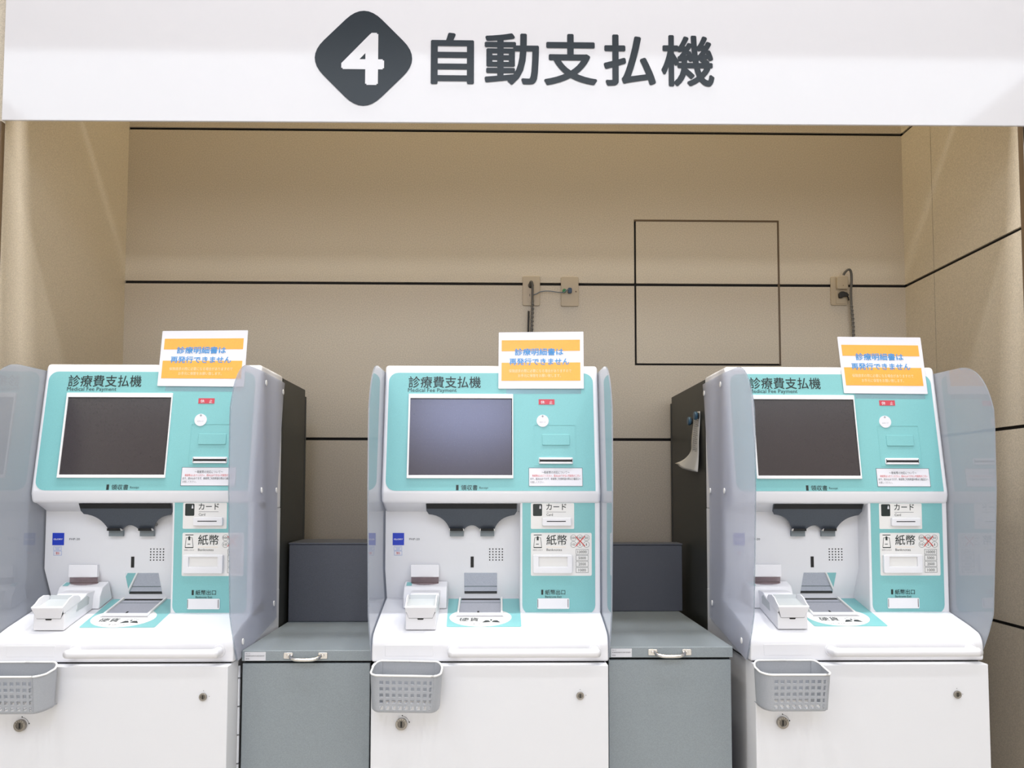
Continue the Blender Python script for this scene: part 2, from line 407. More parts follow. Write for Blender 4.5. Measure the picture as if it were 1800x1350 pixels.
# ================================================================== PAYMENT MACHINE
def make_machine():
    r = empty('payment_machine', (0, Y0, 0))
    W = 0.31
    # upper housing with tilted front
    h = prism('panel_housing', [(2.343, -0.036), (2.336, -0.010), (2.3375, 0.0), (2.398, 0.352), (2.404, 0.366), (2.64, 0.366), (2.64, -0.06), (2.4185, -0.062), (2.36, -0.037)], -W, W, M['white'], r, 0.009, 3)
    # tower below: back of the recess, sides
    prism('tower_shell', [(2.418, -0.055), (2.418, -0.227), (2.4635, -0.319), (2.4635, -0.42), (2.64, -0.42), (2.64, -0.055)], -W + .001, W - .001, M['white2'], r, 0.002, 1)
    # payment column on the right
    col = box('payment_column', 0.0815, W, 2.348, 2.47, -0.36, -0.030, M['white'], r, 0.005, 3)
    # counter
    arc = [(2.225 - .035 * math.cos(t), -0.409 + .035 * math.sin(t)) for t in [math.radians(a) for a in range(0, 78, 11)]]
    prism('counter', [(2.196, -0.4485), (2.19, -0.444)] + arc + [(2.25, ZE(2.25)), (2.50, ZE(2.5)), (2.64, ZE(2.5)), (2.64, -0.4485)], -W, W, M['white'], r, 0.004, 2)
    # lower cabinet
    box('gap_shade_strip', -0.300, 0.300, 2.20, 2.62, -0.456, -0.4485, M['slot'], r)  # black strip painting in the shade between counter and door
    box('cabinet_body', -0.302, 0.302, 2.262, 2.64, -1.249, -0.456, M['white2'], r)
    dr = box('cabinet_door', -0.307, 0.306, YD, 2.25, -1.17, -0.4515, M['white2'], r, 0.003, 2)
    hg = tube('hinge', [W3(0.3055, 2.256, -1.15), W3(0.3055, 2.256, -0.47)], 0.0045, M['white2'], r, 8)
    for i in range(9):
        tube('hinge_knuckle', [W3(0.3055, 2.256, -0.50 - i * .075), W3(0.3055, 2.256, -0.503 - i * .075)], 0.0054, M['ink2'], hg, 8)
    # --- tilted panel: teal film, screen, slots
    tp = plate('teal_panel', rect(-0.2985, -0.001, 0.2955, 0.3425, 0.027, 6, 'ad') [:-7] + rect(-0.2985, -0.001, 0.2955, 0.3425, 0.027, 6, 'cd')[-14:], FA, 0.0, 0.0012, M['teal'], r) if False else \
        plate('teal_panel', rect(-0.2985, -0.001, 0.2955, 0.3425, 0.027, 6, 'acd'), FA, 0.0, 0.0012, M['teal'], r)
    text('lettering', '診療費支払機', FA, -0.2415, 0.2975, -0.0315, 0.332, 0.0018, M['ink'], tp, bold=0.008)
    text('lettering', 'Medical Fee Payment', FA, -0.2425, 0.2815, -0.1015, 0.2965, 0.0018, M['ink'], tp)
    text('lettering', '領収書', FA, -0.0855, 0.0005, -0.0385, 0.0155, 0.0018, M['ink'], tp, bold=0.006)
    plate('marker', rect(-0.0995, 0.0005, -0.0925, 0.0155), FA, 0.0012, 0.0016, M['ink'], tp)
    text('lettering', 'Receipt', FA, -0.0335, 0.0025, -0.0085, 0.0105, 0.0018, M['ink'], tp)
    bz = ring('screen_bezel', rect(-0.2395, 0.0335, 0.0625, 0.2785), rect(-0.2345, 0.0425, 0.0595, 0.2655), FA, 0.0005, 0.006, M['bezel'], r, .001)
    sc = plate('screen', rect(-0.2345, 0.0425, 0.0595, 0.2655), FA, 0.0, 0.0028, M['screen'], r)
    multi('screen_edge', [rect(-0.2345, 0.2635, 0.0595, 0.2655), rect(0.0577, 0.0425, 0.0595, 0.2635)], FA, 0.0028, 0.0032, M['slot'], sc)
    rl = plate('status_lamp', rect(0.1365, 0.2488, 0.1825, 0.2643), FA, 0.001, 0.002, M['red'], r)
    text('lettering', '休', FA, 0.1425, 0.2505, 0.1545, 0.2605, 0.0024, M['paper'], rl, bold=.01)
    text('lettering', '止', FA, 0.1675, 0.2505, 0.1765, 0.2605, 0.0024, M['paper'], rl, bold=.01)
    dk = plate('round_label', ell(0.1475, 0.2005, 0.0174, 0.0178), FA, 0.001, 0.0028, M['paper'], r)
    ring('label_eyelet', ell(0.1475, 0.2138, .0026, .0026, 12), ell(0.1475, 0.2138, .0013, .0013, 12), FA, 0.0028, 0.0032, M['ink2'], dk)
    text('lettering', 'ICカード', FA, 0.139, 0.1945, 0.156, 0.1985, 0.0031, M['ink2'], dk)
    ring('reader_cover', rect(0.1225, 0.0705, 0.2425, 0.1895, .002), rect(0.1238, 0.0718, 0.2412, 0.1882, .002), FA, 0.001, 0.0018, M['teal'], r)
    plate('reader_window', rect(0.1455, 0.1295, 0.2245, 0.1610, .003), FA, 0.001, 0.0034, M['teal'], r, .001)
    st = ring('ticket_slot', rect(0.1355, 0.0755, 0.2325, 0.0935, .0025), rect(0.1385, 0.0815, 0.2295, 0.0870, .0005), FA, 0.001, 0.006, M['white'], r, .001)
    multi('slot_opening', [rect(0.1375, 0.0818, 0.2305, 0.0867), rect(0.1370, 0.0785, 0.1384, 0.0905), rect(0.2296, 0.0785, 0.2310, 0.0905)], FA, 0.0012, 0.0064, M['slot'], st)
    nt = plate('notice_label', rect(0.107, 0.0125, 0.2590, 0.0640, .003), FA, 0.0012, 0.0018, M['paper'], r)
    multi('label_border', frame_lines(0.1065, 0.012, 0.2595, 0.0645, 0.0009), FA, 0.0013, 0.0020, M['dgrey'], nt)
    text('lettering', '〜新紙幣の対応について〜', FA, 0.1435, 0.0475, 0.2225, 0.0555, 0.0022, M['ink'], nt)
    text('lettering', '新紙幣は入れてください。読み込みできない可能性がござい', FA, 0.1165, 0.0385, 0.2530, 0.0455, 0.0022, M['redink'], nt)
    text('lettering', 'ます。読み込みできず、新紙幣ご利用希望の際は①番窓口へ', FA, 0.1110, 0.0295, 0.2545, 0.0365, 0.0022, M['ink'], nt)
    text('lettering', 'お越しください。', FA, 0.1110, 0.0205, 0.1500, 0.0270, 0.0022, M['ink2'], nt)
    # --- payment column face
    tf = plate('teal_panel', rect(0.0885, -0.3485, 0.2945, -0.0325, 0.026, 6, 'ab'), FB, 0.0, 0.001, M['teal'], r)
    ca = plate('card_label', rect(0.1125, -0.1085, 0.2355, -0.0355, .003), FB, 0.001, 0.0016, M['offwhite'], r)
    plate('card_icon', rect(0.1185, -0.0720, 0.1443, -0.0378, .003), FB, 0.0016, 0.0020, M['ink'], ca)
    plate('card_icon_arrow', [(0.1365, -.0515), (0.1415, -.0515), (0.1409, -.0455), (0.1390, -.0405), (0.1371, -.0455)], FB, 0.002, 0.0023, M['paper'], ca)
    text('lettering', 'カード', FB, 0.1563, -0.0550, 0.2130, -0.0370, 0.0020, M['ink'], ca, bold=.012)
    plate('rule', rect(0.1570, -0.0612, 0.2120, -0.0602), FB, 0.0016, 0.0019, M['ink2'], ca)
    text('lettering', 'Card', FB, 0.1568, -0.0718, 0.1748, -0.0645, 0.0020, M['ink'], ca)
    cs = plate('card_slot', rect(0.1445, -0.0995, 0.2265, -0.0765, .003), FB, 0.001, 0.012, M['white'], r, .0015)
    plate('slot_opening', rect(0.1572, -0.0880, 0.2108, -0.0856), FB, 0.0118, 0.0124, M['slot'], cs)
    bn = plate('banknote_label', rect(0.1125, -0.2405, 0.2850, -0.1195, .004), FB, 0.001, 0.0016, M['offwhite'], r)
    icon = [rect(0.1207, -0.1265, 0.1432, -0.1245), [(0.1270, -.1335), (0.1318, -.1285), (0.1366, -.1335)], rect(0.1290, -0.1405, 0.1346, -0.1325),
            line(.1235, -.1330, .1207, -.1600, .0012), line(.1400, -.1330, .1432, -.1600, .0012), rect(0.1203, -0.1622, 0.1436, -0.1597),
            rect(0.1270, -0.1522, 0.1350, -0.1505), rect(.1235, -.1338, .1270, -.1328), rect(.1368, -.1338, .1402, -.1328)]
    multi('banknote_icon', icon, FB, 0.0016, 0.0020, M['ink'], bn)
    text('lettering', '紙幣を入れます', FB, 0.1180, -0.1700, 0.1462, -0.1660, 0.0020, M['ink2'], bn)
    text('lettering', '紙幣', FB, 0.1568, -0.1540, 0.2145, -0.1250, 0.0020, M['ink'], bn, bold=.008)
    plate('rule', rect(0.1570, -0.1602, 0.2120, -0.1596), FB, 0.0016, 0.0019, M['cream'], bn)
    text('lettering', 'Banknotes', FB, 0.1568, -0.1705, 0.2005, -0.1640, 0.0020, M['ink'], bn)
    circ = []
    for i, cx in enumerate((0.2330, 0.2515, 0.2700)):
        for cz in (-0.1335, -0.1525): circ += hring(cx, cz, .0088, .0007)
    multi('coin_marks', circ, FB, 0.0016, 0.0019, M['ink'], bn)
    for s, cx, cz in (('500', .2330, -.1335), ('100', .2515, -.1335), ('50', .2700, -.1335), ('10', .2330, -.1525), ('5', .2515, -.1525), ('1', .2700, -.1525)):
        hw = .0024 * len(s)
        if s == '1': hw = .0010
        text('lettering', s, FB, cx - hw, cz - .0032, cx + hw, cz + .0032, 0.0020, M['ink'], bn)
    multi('red_cross', [line(.2395, -.1295, .2655, -.1570, .0022), line(.2395, -.1575, .2655, -.1290, .0022)], FB, 0.0020, 0.0024, M['redink'], bn)
    for i, s in enumerate(('10000', '5000', '2000', '1000')):
        z = -0.1732 - i * .0171
        fr = multi('value_frame', frame_lines(.2400, z - .0075, .2755, z + .0075, .0008), FB, 0.0016, 0.0019, M['ink'], bn)
        hw = .0026 * len(s)
        text('lettering', s, FB, .2578 - hw, z - .0038, .2578 + hw, z + .0038, 0.0020, M['ink'], fr)
    bs = ring('banknote_slot', rect(0.1185, -0.2325, 0.2295, -0.1805, .004), rect(0.1345, -0.2140, 0.2150, -0.1870, .001), FB, 0.001, 0.013, M['white'], r, .002)
    plate('shutter', rect(0.1345, -0.2140, 0.2150, -0.1870), FB, 0.001, 0.007, M['offwhite'], bs)
    text('lettering', '紙幣出口', FB, 0.1527, -0.2935, 0.2095, -0.2795, 0.0018, M['ink'], tf, bold=.008)
    plate('marker', rect(0.1418, -0.2935, 0.1475, -0.2795), FB, 0.001, 0.0015, M['ink'], tf)
    text('lettering', 'Banknote Exit', FB, 0.1530, -0.3020, 0.1995, -0.2960, 0.0018, M['ink'], tf)
    es = plate('banknote_exit', rect(0.1305, -0.3330, 0.2210, -0.3035, .003), FB, 0.001, 0.004, M['white'], r, .001)
    for a, b in ((0.1318, 0.1330), (0.2165, 0.2180)):
        plate('shutter_gap', rect(a, -0.3290, b, -0.3060), FB, 0.004, 0.0045, M['slot'], es)
    # --- recess
    lg = plate('maker_badge', rect(-0.2868, -0.1590, -0.2538, -0.1238), FC, 0.0, 0.0012, M['blue'], r)
    text('lettering', 'GLORY', FC, -0.2835, -0.1440, -0.2570, -0.1395, 0.0015, M['paper'], lg, bold=.03)
    text('model_lettering', 'FHP-20', FC, -0.2385, -0.1445, -0.2085, -0.1385, 0.0008, M['dgrey'], r)
    s1 = plate('small_sticker', rect(-0.2830, -0.1745, -0.2600, -0.1625, .002), FC, 0.0, 0.001, M['paper'], r)
    multi('sticker_border', frame_lines(-0.2830, -0.1745, -0.2600, -0.1625, .0008) + [rect(-.279, -.1665, -.264, -.1655), rect(-.277, -.171, -.266, -.169)], FC, 0.001, 0.0013, M['lblue'], s1)
    s2 = plate('small_sticker', rect(-0.2820, -0.1885, -0.2590, -0.1760, .002), FC, 0.0, 0.001, M['paper'], r)
    multi('sticker_border', frame_lines(-0.2820, -0.1885, -0.2590, -0.1760, .0008), FC, 0.001, 0.0013, M['lblue'], s2)
    text('lettering', '警告', FC, -0.2755, -0.1855, -0.2655, -0.1785, 0.0015, M['redink'], s2)
    dots = [ell(-0.0045 + i * .0092, -0.1703 - j * .0079, .0020, .0020, 8) for i in range(5) for j in range(5)]
    multi('speaker_holes', dots, FC, 0.0, 0.0006, M['slot'], r)
    dots = [ell(0.0045 + i * .0035 + (j % 2) * .0017, -0.0965 - j * .003, .0012, .0012, 6) for i in range(3) for j in range(3)]
    multi('sensor_holes', dots, FC, 0.0, 0.0006, M['slot'], r)
    plate('sensor_slit', rect(-0.0600, -0.2235, -0.0510, -0.1920), FC, 0.0, 0.001, M['slot'], r)
    # receipt tray: charcoal scoop projecting from under the housing
    P = [(-0.186, -0.038), (-0.1855, -0.058)]
    def q(a, b, c, n=8):
        return [((1 - t) ** 2 * a[0] + 2 * t * (1 - t) * b[0] + t * t * c[0], (1 - t) ** 2 * a[1] + 2 * t * (1 - t) * b[1] + t * t * c[1]) for t in [k / n for k in range(n + 1)]]
    P += q((-0.179, -0.068), (-0.133, -0.072), (-0.120, -0.113)) + [(-0.120, -0.1155), (-0.0800, -0.1155)]
    P += q((-0.0790, -0.112), (-0.0560, -0.088), (-0.0330, -0.112)) + [(-0.0315, -0.1155), (0.0085, -0.1155)]
    P += q((0.0090, -0.113), (0.020, -0.076), (0.0665, -0.070)) + [(0.0735, -0.060), (0.0745, -0.038)]
    def FT(x, z, d):  # the tray leans out from the wall as it goes up
        yy = 2.402 - max(0.0, (z + 0.1155)) * 0.55
        return W3(x, yy - d, z)
    rt = plate('receipt_tray', P, FT, -0.004, 0.0, M['tray'], r)
    plate('receipt_mouth', rect(-0.184, -0.052, 0.072, -0.0375), FT, 0.0, 0.0012, M['slot'], rt)
    for a in (-0.1200, -0.0315):
        tb = plate('tray_tab', rect(a, -0.1325, a + .040, -0.1155), lambda x, z, d: W3(x, 2.414 - d + 0.0, z), 0.0, 0.010, M['tray2'], rt)
        plate('tab_hook', rect(a + .001, -0.1165, a + .039, -0.1095, .003), FT, 0.0, 0.009, M['slot'], rt)
        multi('tab_glint', [line(a - .0005, -.1165, a + .0005, -.1095, .0015), line(a + .0405, -.1165, a + .0395, -.1095, .0015)], FT, 0.0, 0.010, M['chrome'], rt)
    # white plate standing out above the card terminal
    plate('blank_plate', rect(-0.2320, -0.2495, -0.1510, -0.2145, .001), FC, -0.002, 0.012, M['white'], r)
    # slanted mirror and the seam between tower and counter
    plate('mirror', rect(-0.0790, -0.3030, 0.0170, -0.2390, .0015), FD, 0.0, 0.0012, M['mirror'], r)
    # --- counter top: teal sticker, coin tray
    ts = plate('counter_sticker', [(-0.1255, 2.452), (-0.1190, 2.248), (-0.1150, 2.244), (0.0790, 2.244), (0.0830, 2.248), (0.0830, 2.452)], FE, 0.0, 0.0006, M['teal'], r)
    oval = plate('white_oval', ell(-0.0285, 2.310, 0.0860, 0.066, 40), FE, 0.0006, 0.0010, M['offwhite'], ts)
    text('lettering', '硬貨', FE, -0.0865, 2.2800, -0.0330, 2.3070, 0.0013, M['ink'], ts, bold=.008)
    multi('hand_icon', [[(-0.0235, 2.272), (-0.0150, 2.287), (-.0060, 2.287), (0.0000, 2.276)], [(0.0020, 2.276), (0.0080, 2.287), (.0180, 2.287), (0.0265, 2.272)], ell(.001, 2.290, .003, .005, 10)], FE, 0.001, 0.0013, M['ink'], ts)
    multi('coin_icons', hring(-.012, 2.298, .003, .0006, 10) + hring(-.004, 2.303, .003, .0006, 10) + hring(.006, 2.303, .003, .0006, 10) + hring(.014, 2.298, .003, .0006, 10), FE, 0.001, 0.0013, M['ink2'], ts)
    text('lettering', 'コインを入れてください', FE, -0.0700, 2.2570, 0.0120, 2.2660, 0.0013, M['ink2'], ts)
    ct = plate('coin_tray', [(-0.0905, 2.333), (0.0290, 2.333), (0.0255, 2.449), (-0.0870, 2.449)], FE, -0.001, 0.0022, M['metal'], r)
    plate('tray_shadow_gap', rect(-0.087, 2.437, 0.0255, 2.449), FE, 0.0022, 0.0026, M['slot'], ct)
    plate('coin_notch', rect(-.0385, 2.336, -.0330, 2.352), FE, 0.0022, 0.0026, M['slot'], ct)
    plate('tray_line', rect(-0.088, 2.4160, 0.027, 2.4190), FE, 0.0022, 0.0027, M['tray2'], ct)
    for x0, x1 in ((-0.0945, -0.0890), (0.0275, 0.0330)):
        plate('tray_rail', rect(x0, 2.331, x1, 2.450), FE, 0.0, 0.007, M['offwhite'], ct, .001)
    plate('tray_lip', rect(-0.0945, 2.318, 0.0330, 2.333), FE, 0.0, 0.006, M['white'], ct, .002)
    plate('tray_seam', rect(-0.0960, 2.313, 0.0350, 2.3155), FE, 0.0005, 0.0016, M['ink2'], ct)
    # --- counter front
    hb = [W3(-0.098, 2.192, -0.418), W3(-0.097, 2.172, -0.419), W3(-0.088, 2.160, -0.4195), W3(-0.074, 2.157, -0.4195), W3(0.250, 2.157, -0.4195), W3(0.264, 2.160, -0.4195), W3(0.273, 2.172, -0.419), W3(0.274, 2.192, -0.418)]
    hd = tube('handle_bar', smooth_path(hb, 5), 0.0115, M['white'], r, 14)
    for x in (-0.098, 0.274):
        plate('handle_foot', ell(x, -0.4185, .0155, .0170, 20), FFr, -0.001, 0.004, M['white'], hd, .0015)
    plate('blank_cover', rect(-0.2750, -0.4325, -0.1500, -0.4045, .001), FFr, -0.0005, 0.0009, M['white'], r, .0004)
    # --- door locks
    def lock(x, z, rad, name, proud):
        lk = ring(name, ell(x, z, rad, rad, 28), ell(x, z, rad * .62, rad * .62, 28), FF, 0.0, proud, M['lock'], r, .0008)
        plate('lock_barrel', ell(x, z, rad * .62, rad * .62, 24), FF, 0.0, proud * .8, M['lock2'], lk)
        plate('keyway', rect(x - rad * .13, z - rad * .48, x + rad * .13, z + rad * .44), FF, proud * .8, proud * .86, M['slot'], lk)
        for k in range(5):   # machined ridges round the barrel
            a = math.radians(35 + k * 27)
            plate('lock_ridge', line(x + rad * .68 * math.cos(a), z + rad * .68 * math.sin(a), x + rad * .95 * math.cos(a), z + rad * .95 * math.sin(a), rad * .10), FF, proud, proud + .0004, M['lock2'], lk) if rad > .012 else None
        return lk
    l1 = lock(-0.2275, -0.5985, 0.0150, 'door_lock', 0.010)
    arcm = []
    for i in range(8):
        a, b = math.radians(85 - i * 10), math.radians(85 - (i + 1) * 10)
        arcm.append(line(-.2275 + .019 * math.cos(a), -.5985 + .019 * math.sin(a), -.2275 + .019 * math.cos(b), -.5985 + .019 * math.sin(b), .0007))
    arcm += [ell(-.2260, -.5785, .0016, .0016, 8), ell(-.2078, -.5950, .0016, .0016, 8)]
    multi('turn_mark', arcm, FF, 0.0, 0.0004, M['ink'], l1)
    l2 = lock(0.2325, -0.5290, 0.0098, 'small_lock', 0.006)
    multi('turn_mark', [ell(.2325, -.5140, .0010, .0010, 6), ell(.2475, -.5285, .0010, .0010, 6)], FF, 0.0, 0.0004, M['ink2'], l2)
    # --- privacy shields
    S = [(2.645, 0.343), (2.60, 0.345), (2.40, 0.346), (2.262, 0.343)] + q((2.235, 0.339), (2.150, 0.315), (2.118, 0.212), 10) + \
        [(2.116, 0.165), (2.118, 0.0), (2.128, -0.12), (2.147, -0.321), (2.170, -0.372), (2.214, -0.449), (2.224, -0.449), (2.45, -0.414), (2.594, -0.393), (2.589, -0.30), (2.578, 0.0), (2.60, 0.12), (2.630, 0.30)]
    S = S[::-1]
    for sx in (-1, 1):
        F_ = (lambda sx: (lambda a, b, d: W3(sx * (0.3115 + d), a, b)))(sx)
        sh = plate('side_shield', S, F_, 0.0, 0.0035, M['shield'], r)
        sh.data.materials.append(M['shield_out']); sh.data.polygons[0].material_index = 1   # matt outer face
        for a, b in ((2.428, 0.316), (2.622, 0.312), (2.400, 0.000), (2.560, 0.000), (2.555, -0.345), (2.250, -0.405)):
            plate('screw_cap', ell(a, b, .0075, .0085, 14), F_, 0.0036, 0.0066, M['rim'], sh, .0012)
    return r

def add_rear(r, yr):
    b = box('rear_body', -0.3085, 0.3085, 2.646, yr, -1.249, 0.360, M['black'], r, .002, 1)
    plate('rear_cover', rect(2.66, -1.2, yr - .005, 0.355), lambda a, z, d: W3(d, a, z), 0.3085, 0.3088, M['black'], b)
    box('rear_panel', -0.3105, 0.3105, yr, yr + .012, -1.24, 0.335, M['black'], r)

MX = (-0.9981, -0.0177, 0.9784)
m1 = make_machine()
m2 = copy_tree(m1); m3 = copy_tree(m1)
for m_, x, lab, yr in ((m1, MX[0], 'left white and teal payment machine, its left end cut off by the picture edge', 2.955),
                   (m2, MX[1], 'middle white and teal payment machine, between the two grey cabinets', 3.08),
                   (m3, MX[2], 'right white and teal payment machine with a receipt pinned to its black side', 3.155)):
    m_.location.x = x; tag(m_, lab, 'payment machine', 'medical fee payment machines'); add_rear(m_, yr)
    for ch in m_.children:
        if 'lock' in ch.name: ch.location.x = {MX[0]: 0.012, MX[1]: 0.0, MX[2]: -0.012}[x]

# ================================================================== NOTICE SIGNS on the machines
def make_notice(pts, ut, glare=0):
    # pts: bottom-left, bottom-right, top-right, top-left in panel coordinates
    (ax, az), (bx, bz), (cx, cz), (dx, dz) = pts
    def FN(u, v, d):  # u,v in 0..1
        x = (ax * (1 - u) + bx * u) * (1 - v) + (dx * (1 - u) + cx * u) * v
        z = (az * (1 - u) + bz * u) * (1 - v) + (dz * (1 - u) + cz * u) * v
        wave = 0.0012 * math.sin(u * 3.1) + (0.0016 * math.sin(u * 9 + v * 7) * glare)
        return FA(x, z, 0.0042 + d + wave * 0)
    r = empty('notice_sheet', (0, Y0, 0))
    plate('laminate', rect(-0.008, -0.012, 1.008, 1.012, .01), FN, -0.0006, 0.0, M['paper'], r)
    plate('orange_band', rect(0.028, 0.665, 0.965, 0.865), FN, 0.0, 0.0004, M['orange'], r)
    plate('orange_band', rect(0.028, 0.130, 0.968, 0.455), FN, 0.0, 0.0004, M['orange'], r)
    text('lettering', '診療明細書は', FN, 0.185, 0.585, 0.765, 0.715, 0.0008, M['bluei'], r, bold=.018)
    text('lettering', '再発行できません', FN, 0.120, 0.410, 0.835, 0.535, 0.0008, M['bluei'], r, bold=.018)
    text('lettering', '保険請求の際に必要になる場合がありますので', FN, 0.115, 0.275, 0.860, 0.335, 0.0008, M['cream'], r)
    text('lettering', 'お手元に保管をお願い致します。', FN, 0.225, 0.190, 0.735, 0.250, 0.0008, M['cream'], r)
    plate('clear_tape', rect(ut, -0.10, 0.975, 0.03), FN, -0.0028, -0.0026, M['clear'], r)
    return r
for x, P, lab in ((MX[0], [(0.0175, 0.3015), (0.2624, 0.3001), (0.2624, 0.4666), (0.0175, 0.4632)], 'orange and white notice sheet with blue lettering on the left payment machine'),
                  (MX[1], [(0.0216, 0.2968), (0.2665, 0.2978), (0.2689, 0.4671), (0.0225, 0.4635)], 'orange and white notice sheet with blue lettering on the middle payment machine'),
                  (MX[2], [(0.0363, 0.2866), (0.2794, 0.2851), (0.2773, 0.4535), (0.0321, 0.4547)], 'orange and white notice sheet with blue lettering on the right payment machine')):
    n = make_notice(P, .13 if x == MX[2] else .085); n.location.x = x; tag(n, lab, 'notice', 'notice sheets on the machines')

# ================================================================== CARD TERMINALS on the counters
def make_terminal():
    r = empty('card_terminal', (0, Y0, 0))
    xa, xb = -0.2265, -0.1455; zc = lambda y: ZE(y)
    # long drawer body
    prism('drawer_body', [(2.222, zc(2.222) + .001), (2.222, -0.335), (2.2235, -0.326), (2.262, -0.309), (2.300, -0.303), (2.345, -0.286), (2.40, -0.284), (2.40, zc(2.40) + .001)], xa, xb, M['white'], r, .0025, 2)
    # rear housing
    rh = prism('rear_housing', [(2.372, zc(2.372) + .001), (2.376, -0.300), (2.392, -0.276), (2.428, -0.264), (2.439, -0.285), (2.452, -0.3155)], -0.2505, -0.1265, M['white'], r, .003, 2)
    text('lettering', 'クレジットカード', lambda a, b, d: W3(a, 2.392 + (b) * .036, -0.276 + b * .012 + .0012), -0.215, 0.25, -0.165, 0.55, 0, M['ink2'], rh)
    plate('teal_mark', rect(-0.2440, 0.15, -0.2290, 0.75), lambda a, b, d: W3(a, 2.392 + (b) * .036, -0.2755 + b * .012 + d), 0, 0.0006, M['teal'], rh)
    box('card_mouth', -0.232, -0.153, 2.416, 2.420, -0.2690, -0.2650, M['brown'], rh)
    # smoked visor
    P = [(-0.2315 + .079 * k / 8, 2.412 - .014 * math.sin(math.pi * k / 8)) for k in range(9)]
    P2 = [(x, y + .0016) for x, y in P][::-1]
    plate('smoked_visor', P + P2, lambda a, b, d: W3(a, b, d), -0.270, -0.2505, M['smoke'], r)
    # pull-out tray with raised sides
    x0, x1 = -0.2285, -0.1435
    cap = prism('tray_front', [(2.220, -0.3395), (2.210, -0.310), (2.212, -0.3065), (2.218, -0.3065), (2.2235, -0.3395)], x0, x1, M['white'], r, .002, 2)
    bm = bmesh.new()
    # trapezoid narrowing: taper the lower edge
    for v in cap.data.vertices:
        if v.co.z < EYE - 0.33: v.co.x += 0.011 if v.co.x < -0.186 else -0.011
    bm.free()
    side = [(2.214, -0.3065), (2.228, -0.300), (2.245, -0.289), (2.266, -0.2835), (2.292, -0.286), (2.304, -0.293), (2.304, -0.305), (2.220, -0.325)]
    for a, b in ((x0 + .001, x0 + .005), (x1 - .005, x1 - .001)):
        prism('tray_side', side, a, b, M['white'], r, .001, 1)
    plate('tray_floor', rect(x0 + .004, 2.22, x1 - .004, 2.300), lambda a, b, d: W3(a, b, -0.3150 + (b - 2.22) * .22 + d), 0, .0015, M['tray_w'], r)
    prism('tray_back', [(2.290, -0.304), (2.296, -0.2870), (2.299, -0.2870), (2.299, -0.304)], x0 + .006, x1 - .006, M['tray_w'], r)
    for i in range(3):
        plate('grip_rib', ell(-0.209 + i * .023, 2.232, .0065, .004, 14), lambda a, b, d: W3(a, b, -0.3125 + d), 0, .004, M['offwhite'], r)
    Ff = lambda x, z, d: W3(x, 2.2225 - d, z)
    multi('tray_gap', [line(x0 + .002, -.3150, x0 + .012, -.3395, .0022), line(x0 + .012, -.3395, x1 - .012, -.3395, .0014), line(x1 - .012, -.3395, x1 - .002, -.3150, .0022)], Ff, 0.0, 0.0010, M['slot'], r)
    plate('finger_notch', [(-0.1960, -0.3385), (-0.1935, -0.3435), (-0.1795, -0.3435), (-0.1770, -0.3385)], Ff, 0.0, 0.0014, M['slot'], r)
    # slots along the inner flank of the body
    for sx, xx in ((-1, xa), (1, xb)):
        plate('side_window', [(2.282, -0.330), (2.290, -0.3085), (2.338, -0.2935), (2.352, -0.300), (2.350, -0.318)], (lambda s, q_: (lambda a, b, d: W3(q_ + s * d, a, b)))(sx, xx), 0.0, 0.0008, M['tray_w'], r)
    plate('top_slot', rect(-0.214, 2.308, -0.158, 2.320), lambda a, b, d: W3(a, b, -0.3000 + (b - 2.30) * .377 + d), 0.0, 0.001, M['tray2'], r)
    return r
t0 = make_terminal()
for i, (x, lab) in enumerate(((MX[0], 'white card terminal with pull-out tray on the counter of the left machine'),
                              (MX[1], 'white card terminal with pull-out tray on the counter of the middle machine'),
                              (MX[2], 'white card terminal with pull-out tray on the counter of the right machine'))):
    t = t0 if i == 0 else copy_tree(t0)
    t.location.x = x; tag(t, lab, 'card terminal', 'card terminals on the counters')

